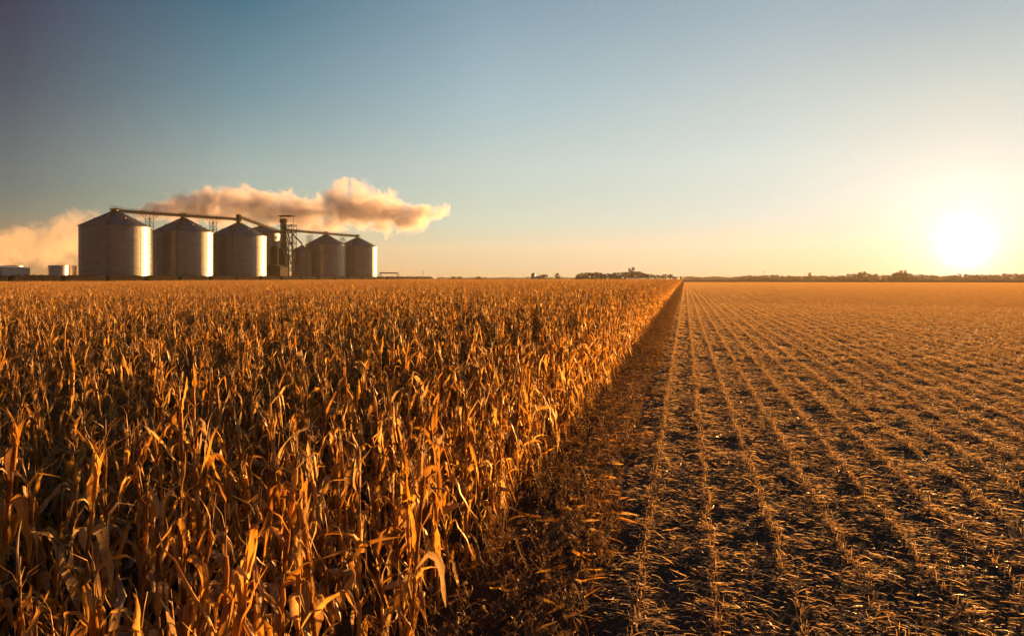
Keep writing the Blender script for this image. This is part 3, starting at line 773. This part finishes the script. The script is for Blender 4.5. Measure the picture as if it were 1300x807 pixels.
# gantry, pole and small things right of the silos
x0,y0=at(482.5,505); x1,y1=at(505,520)
t=empty('pipe_gantry',(x0,y0,0),label='dark goalpost shaped gantry standing over the train right of the last silo',cat='gantry')
zt2=zat(346.5,510); dx,dy=x1-x0,y1-y0
for a,b in ((0,0),(dx,dy)):
    g=G(); beam(g,(a-.8,b,0),(a-.8,b,zt2),.35); beam(g,(a+.8,b,0),(a+.8,b,zt2),.35); 
    for k in range(3): beam(g,(a-.8,b,zt2*k/3),(a+.8,b,zt2*(k+1)/3),.15)
    g.obj('post',M['dark_steel'],t)
g=G(); beam(g,(0,0,zt2),(dx,dy,zt2),.75); g.obj('crossbeam',M['dark_steel'],t)
def pole(px,D,ytop,label,cross=True,w=.16):
    x,y=at(px,D); t=empty('utility_pole',(x,y,0),label=label,cat='utility pole'); h=zat(ytop,D)
    g=G(); tube(g,[(0,0,0),(0,0,h)],[w,w*.7],8); g.obj('post',M['bark'],t)
    if cross: g=G(); beam(g,(-1.1,0,h-.6),(1.1,0,h-.6),.14); g.obj('crossarm',M['bark'],t)
pole(537,600,343.5,'thin pole on the horizon right of the train gantry',True,.22)
pole(970,620,343.5,'thin pole in front of the distant tree line right of the corn edge',True,.2)

# ------------------------------------------------------------------ trees
def tree_mesh(h, w, trunk_h, seed, dense=1.0, rag=.35):
    r=np.random.default_rng(seed); tk=G(); cr=G()
    tube(tk,[(0,0,-.1),(r.normal(0,.1),r.normal(0,.1),trunk_h),(r.normal(0,.3),r.normal(0,.3),h*.75)],[h*.028,h*.022,h*.008],7,False)
    cl=[]
    for _ in range(int(24*dense)+6):
        a=r.uniform(0,6.28); q=r.uniform(.15,1)**.6; z=trunk_h*.6+(h-trunk_h*.6)*r.uniform(.02,.95)
        env=math.sin(min(1,max(.12,(z-trunk_h*.6)/(h-trunk_h*.6)))*math.pi*.92)**.6
        c=np.array([math.cos(a)*q*w/2*env,math.sin(a)*q*w/2*env,z]); cl.append((c,h*r.uniform(.07,.15)))
        tube(tk,[(0,0,max(trunk_h*.7,z*.6)),c*[.5,.5,1]-[0,0,h*.04],c],[h*.010,h*.006,h*.002],4,False)
    for _ in range(int(9*dense)):                             # low skirt of boughs and undergrowth
        a=r.uniform(0,6.28); q=r.uniform(0,.9)*w/2; cl.append((np.array([math.cos(a)*q,math.sin(a)*q,h*r.uniform(.05,.28)]),h*.13)) if trunk_h<2 else None
    for c,s in cl:
        n=int(120*dense)
        base=r.uniform(0,.6)
        for _ in range(n):
            d=r.normal(0,1,3); d/=np.linalg.norm(d); p=c+d*s*r.uniform(.3,1.15)**.7*np.array([1.25,1.25,.8])*(1+r.normal(0,rag*.5))
            e1=r.normal(0,1,3); e1/=np.linalg.norm(e1); e2=np.cross(e1,r.normal(0,1,3)); e2/=np.linalg.norm(e2); k=h*r.uniform(.012,.032)
            cr.add([p-e1*k,p+e2*k*.7,p+e1*k,p-e2*k*.7],[(0,1,2,3)],r=min(1,base+r.uniform(0,.4)))
    return tk.mesh('trunk',M['bark']), cr.mesh('crown',M['fol'],False)
TV=[tree_mesh(10,9,1.0,s,1.2) for s in (1,2,3)]+[tree_mesh(10,6.5,2.6,s,.8,.5) for s in (4,5)]+[tree_mesh(10,12,.6,s,1.4) for s in (6,7)]
def tree(px,D,ytop,kind,label,group,wid=1.0,zt=None):
    x,y=at(px,D); h=(zat(ytop,D) if zt is None else zt); s=h/10*.97
    o=empty('tree',(x,y,0),random.uniform(0,6.28),label=label,cat='tree',group=group); o.scale=(s*wid,s*wid,s)
    for nm,me in zip(('trunk','crown'),TV[kind]):
        c=bpy.data.objects.new(nm,me); COL.objects.link(c); c.parent=o
    return o
# grove behind the corn, beside the pale trailers
lab='bushy hazy tree in the dense grove behind the far end of the corn'
gr_='trees of the grove behind the corn'
prof=[(733,349.5),(736,346.8),(741,345.6),(747,345.4),(753,345.8),(759,345.0),(765,346.2),(771,346.5),(777,345.8),(783,345.2),(789,345.2),(795,344.8),(802,344.2),(808,343.9),(814,345),(820,346),(826,347.5),(832,348.4),(839,348.2),(845,347.6),(851,347.8),(857,349.6)]
for i,(px,yt) in enumerate(prof): tree(px,640+random.uniform(-15,25),yt+.3,random.choice((0,1,2,5,6)),lab,gr_,1.15)
tree(801.5,650,339.0,3,'single tall tree poking up above the middle of the grove',None,.8)
tree(864.5,650,350.2,4,'lone small tree at the right end of the grove, left of the field edge',None,1.0)
tree(707.5,700,346.2,4,'lone flat topped tree standing apart left of the grove',None,1.2)
for px,yt,lb in ((576,350.3,'left of the two small distant trees on the horizon right of the train'),(584,350.4,'right of the two small distant trees on the horizon right of the train'),(608,350.2,'small distant tree on the horizon halfway between train and grove'),(690,347.3,'rounded tree beside the distant farmstead silo left of the grove')):
    tree(px,760,yt,0,lb,None,1.3)
# long tree line to the right
lab='hazy tree in the long distant tree line beyond the stubble field'; gr_='trees of the long tree line beyond the stubble field'
pts=[(935,349.8),(955,349.0),(985,348.9),(1010,349.6),(1040,349.7),(1060,348.8),(1075,348.0),(1095,345.4),(1105,347),(1125,348.2),(1145,344.5),(1160,347.5),(1180,348),(1205,350),(1215,347.0),(1235,347.2),(1255,348.2),(1275,347.2),(1300,346.5),(1330,346.8),(1370,348)]
for px in range(938,1345,7):
    yt=float(np.interp(px,[p[0] for p in pts],[p[1] for p in pts]))+random.uniform(-.6,.9)
    tree(px+random.uniform(-1.5,1.5),900+random.uniform(-30,40),yt,random.choice((0,1,2,5,6)),lab,gr_,1.05)
tree(1028,905,345.5,3,'thin tall tree sticking up from the left half of the long tree line',None,.7)
tree(1094,880,344.6,5,'broad tree standing above the tree line left of the tallest one',None,1.0)
tree(1146,880,342.8,6,'tallest broad tree of the long tree line, left of the sun',None,1.0)
# far wood reading as one mass
g=G(); r=np.random.default_rng(5)
for (p0,p1,D,ht,n) in ((868,945,1500,6.5,5200),(555,735,1700,5.0,5200),(940,1340,1250,7.5,7000),(-60,120,1500,4,1500)):
    for _ in range(n):
        px=r.uniform(p0,p1); x,y=at(px,D+r.uniform(-25,25)); h=ht*(.75+.45*noise.noise((px*.06,D,0))+.2*noise.noise((px*.35,D,1)))
        z=r.uniform(0,1)**.8*h; e1=r.normal(0,1,3); e1/=np.linalg.norm(e1); e2=np.cross(e1,r.normal(0,1,3)); e2/=np.linalg.norm(e2); p=np.array([x,y,z]); k=r.uniform(.6,1.5)
        g.add([p-e1*k,p+e2*k*.7,p+e1*k,p-e2*k*.7],[(0,1,2,3)],r=r.uniform(0,.8))
tag(g.obj('far_wood',M['fol']),'low hazy far off wood along the horizon','wood',kind='stuff')
# distant farmstead silo
x,y=at(677,690); t=empty('farm_silo',(x,y,0),label='small pale farm silo on the horizon left of the grove',cat='silo'); hh=zat(346.2,690)
g=G(); lathe(g,[(2.2,0),(2.2,hh-1.5)],24); g.obj('wall',M['tank'],t,smooth=True); g=G(); lathe(g,[(2.3,hh-1.55),(1.6,hh-.6),(.02,hh)],24); g.obj('roof',M['roofm'],t)
shed('farm_shed',684,700,9,14,3.4,1.6,'low pale farm shed between the small farm silo and the rounded tree','shed',M['tank'],M['roofm'],.4)

# pale plastic tunnels in front of the grove
def plastic():
    m,nt,out=newmat('translucent_plastic_film'); df=N(nt,'ShaderNodeBsdfDiffuse'); tl=N(nt,'ShaderNodeBsdfTranslucent'); mx=N(nt,'ShaderNodeMixShader'); mx.inputs[0].default_value=.55
    tc=N(nt,'ShaderNodeTexCoord'); nz=N(nt,'ShaderNodeTexNoise',Scale=.7,Detail=4.0); nt.links.new(tc.outputs['Object'],nz.inputs['Vector'])
    c=ramp(nt,[(.3,(.55,.53,.50)),(.7,(.80,.79,.77))],nz.outputs['Fac'])
    for b in (df,tl): nt.links.new(c.outputs[0],b.inputs[0])
    nt.links.new(df.outputs[0],mx.inputs[1]); nt.links.new(tl.outputs[0],mx.inputs[2]); nt.links.new(mx.outputs[0],out.inputs[0]); return m
M['film']=plastic()
def tunnel(px,D):
    x,y=at(px,D); t=empty('plastic_tunnel',(x,y,0),YAW)
    L=3.1; w=2.4; h=3.15; an=np.linspace(0,math.pi,15); arc=[(math.cos(a)*w,h*math.sin(a)**.75) for a in an]
    g=G(); v=[];f=[]
    for xx in (-L,L): v+=[(xx,p[0],p[1]) for p in arc]
    n=len(arc)
    for k in range(n-1): f.append((k,k+1,n+k+1,n+k))
    g.add(v,f); g.obj('film_cover',M['film'],t)
    for xx in np.linspace(-L,L,5):
        g=G(); tube(g,[(xx,p[0]*1.01,p[1]*1.01) for p in arc],.05,4); g.obj('hoop',M['steel'],t)
    return t
tr0=tunnel(801,522); tpos=[800.5,811.5,822.5,833.5,844.5,857.5]
tn=['leftmost pale plastic tunnel of the row in front of the grove','second pale plastic tunnel from the left in front of the grove','third pale plastic tunnel from the left in front of the grove','fourth pale plastic tunnel from the left in front of the grove','fifth pale plastic tunnel from the left in front of the grove','rightmost pale plastic tunnel, set slightly apart at the end of the row']
for i,px in enumerate(tpos):
    x,y=at(px,522); o=tr0 if i==0 else copy_thing(tr0,(x,y,0)); tag(o,tn[i],'plastic tunnel','pale plastic tunnels in front of the grove')

# ------------------------------------------------------------------ steam
def steam(name, prof, D, half_depth, dens, alb, aniso, nscale, **k):
    """a closed body of drifting steam; prof = (photo column, centre row, half height in rows)"""
    x0,x1=prof[0][0],prof[-1][0]; P=lambda px:(px-CX)*D/F
    X0,X1=P(x0),P(x1); ox,oy=at((x0+x1)/2,D); XM=(X0+X1)/2; L=(X1-X0)/2
    zs=[(P(a)-XM, zat(b,D), c*D/F) for a,b,c in prof]
    zlo=min(z-h*1.45 for _,z,h in zs); zhi=max(z+h*1.45 for _,z,h in zs)
    g=G(); n=len(zs); v=[]; f=[]; m=16
    for xx,zc,h in zs:
        for q in range(m):
            a=q/m*2*math.pi; v.append((xx,math.cos(a)*half_depth*1.35*min(1,h/12+.35),zc+math.sin(a)*h*1.6))
    for q in range(n-1):
        for r_ in range(m): f.append((q*m+r_,q*m+(r_+1)%m,(q+1)*m+(r_+1)%m,(q+1)*m+r_))
    g.add(v,f)
    for q,fl in ((0,1),(n-1,0)):
        vv=v[q*m:(q+1)*m]+[(zs[q][0]+(-.5 if fl else .5),0,zs[q][1])]; ff=[(a,(a+1)%m,m) for a in range(m)]
        g.add(vv,[(b,a,c) for a,b,c in ff] if fl else ff)
    mt,nt,out=newmat(name+'_volume')
    pv=N(nt,'ShaderNodeVolumePrincipled'); pv.inputs['Color'].default_value=(*alb,1); pv.inputs['Anisotropy'].default_value=aniso
    tc=N(nt,'ShaderNodeTexCoord'); sp=N(nt,'ShaderNodeSeparateXYZ'); nt.links.new(tc.outputs['Object'],sp.inputs[0])
    u_=math_(nt,'DIVIDE',math_(nt,'ADD',sp.outputs['X'],L),2*L)
    def curve(vals,lo,hi):
        n_=nt.nodes.new('ShaderNodeFloatCurve'); c=n_.mapping.curves[0]
        pts=[((a+L)/(2*L),(b-lo)/(hi-lo)) for a,b in vals]
        while len(c.points)<len(pts): c.points.new(.5,.5)
        for p_,(a,b) in zip(c.points,pts): p_.location=(a,b)
        n_.mapping.update(); nt.links.new(u_,n_.inputs['Value'])
        return math_(nt,'ADD',math_(nt,'MULTIPLY',n_.outputs[0],hi-lo),lo)
    zc=curve([(a,b) for a,b,_ in zs],min(b for _,b,_ in zs)-1,max(b for _,b,_ in zs)+1); hh=curve([(a,c) for a,_,c in zs],0,max(c for _,_,c in zs)+1)
    rz=math_(nt,'DIVIDE',math_(nt,'SUBTRACT',sp.outputs['Z'],zc),hh); ry=math_(nt,'DIVIDE',sp.outputs['Y'],half_depth)
    r2=math_(nt,'ADD',math_(nt,'MULTIPLY',rz,rz),math_(nt,'MULTIPLY',ry,ry))
    nz=N(nt,'ShaderNodeTexNoise',Scale=nscale,Detail=7.0,Roughness=.66,Distortion=.6); nt.links.new(tc.outputs['Object'],nz.inputs['Vector'])
    ends=math_(nt,'MULTIPLY',math_(nt,'POWER',math_(nt,'ABSOLUTE',math_(nt,'SUBTRACT',math_(nt,'MULTIPLY',u_,2.0),1.0)),8.0),1.6)
    d=math_(nt,'SUBTRACT',math_(nt,'MULTIPLY',nz.outputs['Fac'],8.5),math_(nt,'ADD',math_(nt,'ADD',math_(nt,'MULTIPLY',r2,1.45),ends),8.5*.5-1.15))
    d=math_(nt,'MULTIPLY',math_(nt,'MULTIPLY',d,.9,True),dens)
    nt.links.new(d,pv.inputs['Density']); nt.links.new(pv.outputs[0],out.inputs['Volume'])
    try: mt.cycles.volume_step_rate=.12
    except Exception as e: print('step rate',e)
    o=g.obj(name,mt,None,True,(ox,oy,0)); o.rotation_euler=(0,0,YAW); return tag(o,**k)
main=[(168,280,4),(185,273,11),(205,268,15),(240,263,19),(270,261,23),(300,262,25),(330,264,25),(347,268,22),(370,269,25),(400,271,25),(430,262,33),(452,260,31),(475,266,27),(500,272,26),(525,277,20),(540,273,17),(556,269,14),(573,266,10)]
steam('steam_plume',main,600,26,.11,(.72,.68,.72),.4,.058,label='big billowing steam plume drifting right above the silos, grey left and peach right',cat='steam plume',kind='stuff')
wisp=[(-60,315,26),(-20,318,28),(20,318,28),(60,312,30),(100,302,32),(125,300,28),(150,308,16),(165,315,5)]
steam('low_steam_cloud',wisp,640,28,.04,(.86,.80,.76),.4,.04,label='soft orange steam cloud low on the horizon left of the silos',cat='steam cloud',kind='stuff')

# ------------------------------------------------------------------ light, sky, air
sd=np.array([*(FW+RT*((1225-CX)/F)), (HY-311)/F]); sd/=np.linalg.norm(sd)
elev=math.asin(sd[2]); az=math.atan2(sd[0],sd[1])       # clockwise from +Y
SUN=Vector(sd)
l=bpy.data.lights.new('sun','SUN'); l.energy=5.0; l.angle=R(.6); l.color=(1,.48,.14)
lo=bpy.data.objects.new('sun',l); COL.objects.link(lo); lo.rotation_euler=SUN.to_track_quat('Z','Y').to_euler()

w=bpy.data.worlds.new('World'); sc.world=w; w.use_nodes=True; nt=w.node_tree; nt.nodes.clear()
out=nt.nodes.new('ShaderNodeOutputWorld'); bg=nt.nodes.new('ShaderNodeBackground'); nt.links.new(bg.outputs[0],out.inputs[0])
sky=nt.nodes.new('ShaderNodeTexSky'); sky.sky_type='NISHITA'; sky.sun_disc=False; sky.sun_elevation=elev; sky.sun_rotation=az
sky.air_density=1.0; sky.dust_density=1.2; sky.ozone_density=2.5; sky.altitude=100
BS=.12; bg.inputs['Strength'].default_value=BS
# measured twilight colours (sRGB) by angle from the sun's azimuth and by elevation, mixed over the Nishita sky
tc=nt.nodes.new('ShaderNodeTexCoord'); sx=nt.nodes.new('ShaderNodeSeparateXYZ'); nt.links.new(tc.outputs['Generated'],sx.inputs[0])
a_=math_(nt,'ARCTAN2',sx.outputs['X'],sx.outputs['Y'])          # clockwise from +Y
d_=math_(nt,'SUBTRACT',a_,az); d_=math_(nt,'ABSOLUTE',math_(nt,'ARCTAN2',math_(nt,'SINE',d_),math_(nt,'COSINE',d_)))
z_=math_(nt,'MULTIPLY',sx.outputs['Z'],1.0)
def lin(c): return tuple(((v/255+.055)/1.055)**2.4 if v>10 else v/3294.6 for v in c)
SKY=[(0,  [(0,(255,226,176)),(.06,(252,238,214)),(.115,(248,238,222)),(.155,(238,231,216)),(.22,(218,218,205)),(.32,(178,188,190)),(.6,(92,118,142)),(1,(60,84,115))]),
     (12, [(0,(253,222,166)),(.028,(252,231,187)),(.088,(240,232,213)),(.16,(226,228,215)),(.24,(206,211,204)),(.35,(172,184,190)),(.6,(88,115,140)),(1,(60,84,115))]),
     (36, [(0,(254,205,145)),(.021,(250,214,164)),(.083,(227,221,192)),(.163,(205,211,199)),(.262,(174,192,196)),(.378,(141,162,175)),(.6,(84,110,135)),(1,(58,82,113))]),
     (56, [(0,(247,178,112)),(.012,(243,190,126)),(.068,(212,198,158)),(.147,(173,181,170)),(.243,(128,151,157)),(.354,(82,118,134)),(.6,(58,84,110)),(1,(55,78,108))]),
     (71, [(0,(208,150,95)),(.015,(198,150,98)),(.083,(138,137,115)),(.137,(112,117,112)),(.229,(74,87,94)),(.309,(60,68,82)),(.6,(48,62,86)),(1,(55,78,108))]),
     (120,[(0,(104,86,74)),(.05,(98,88,84)),(.14,(84,86,92)),(.229,(66,76,90)),(.309,(56,66,84)),(.6,(48,62,88)),(.8,(50,70,98)),(1,(55,78,108))])]
EXPO=2.3; HAZE=6e-5
HC=(.97,.90,.80); SC=(1,.50,.17)
def behind_haze(col,ang,z):
    """the colour the sky must have outside the haze box to be seen as col through it"""
    L=min(2450/math.cos(math.radians(min(ang,45)-10)),122/max(z,.003)); T=math.exp(-HAZE*L)
    ct=math.cos(R(ang))*math.sqrt(1-z*z)*math.cos(elev)+z*math.sin(elev); hg=.91/(4*math.pi*(1.09-.6*ct)**1.5)
    return tuple(max(.45*c,(c-1.1*5*2**EXPO*hg*(1-T)*s_*h_)/T) for c,s_,h_ in zip(col,SC,HC))
prev=None
for i_,(ang,st) in enumerate(SKY):
    rp=ramp(nt,[(p,behind_haze(lin(c),ang,p)) for p,c in st],z_)
    if prev is None: prev=rp.outputs[0]
    else:
        mr=nt.nodes.new('ShaderNodeMapRange'); mr.interpolation_type='LINEAR' ; nt.links.new(d_,mr.inputs[0]); mr.inputs[1].default_value=R(SKY[i_-1][0]); mr.inputs[2].default_value=R(ang)
        prev=mixc(nt,mr.outputs[0],prev,rp.outputs[0])
k_=nt.nodes.new('ShaderNodeVectorMath'); k_.operation='SCALE'; k_.inputs['Scale'].default_value=1/(BS*2**EXPO); nt.links.new(prev,k_.inputs[0])
vd=nt.nodes.new('ShaderNodeVectorMath'); vd.operation='DOT_PRODUCT'
nt.links.new(tc.outputs['Generated'],vd.inputs[0]); vd.inputs[1].default_value=tuple(SUN)
dot=vd.outputs['Value']
def lobe(p,s): return math_(nt,'MULTIPLY',math_(nt,'POWER',math_(nt,'MAXIMUM',dot,0.0),p),s/(BS*2**EXPO))
def addc(base,fac,col):
    n=nt.nodes.new('ShaderNodeVectorMath'); n.operation='SCALE'; n.inputs[0].default_value=col; nt.links.new(fac,n.inputs['Scale'])
    a=nt.nodes.new('ShaderNodeVectorMath'); a.operation='ADD'; nt.links.new(base,a.inputs[0]); nt.links.new(n.outputs[0],a.inputs[1]); return a.outputs[0]
c=mixc(nt,.03,k_.outputs[0],sky.outputs[0])
c=addc(c,lobe(4500,1.6),(1,.97,.9)); c=addc(c,lobe(480,.36),(1,.95,.85)); c=addc(c,lobe(90,.05),(1,.8,.55))      # bright aureole round the sun
nt.links.new(c,bg.inputs['Color'])

if HAZE:
    g=G(); box(g,-2450,2450,-2450,2450,-1.0,125.0)
    m,nt2,o2=newmat('haze_air'); pv=nt2.nodes.new('ShaderNodeVolumePrincipled'); pv.inputs['Density'].default_value=HAZE
    pv.inputs['Color'].default_value=(*HC,1); pv.inputs['Anisotropy'].default_value=.3; nt2.links.new(pv.outputs[0],o2.inputs['Volume'])
    tag(g.obj('haze',m),'thin warm haze lying over the fields','haze',kind='stuff')

vs=sc.view_settings; vs.view_transform='Standard'; vs.look='None'; vs.exposure=EXPO; vs.gamma=1; vs.use_curve_mapping=False
cy=sc.cycles; cy.use_denoising=True; cy.max_bounces=6; cy.diffuse_bounces=3; cy.glossy_bounces=3; cy.transmission_bounces=4; cy.volume_bounces=2; cy.transparent_max_bounces=4
cy.volume_step_rate=1.0; cy.volume_max_steps=256
sc.render.film_transparent=False
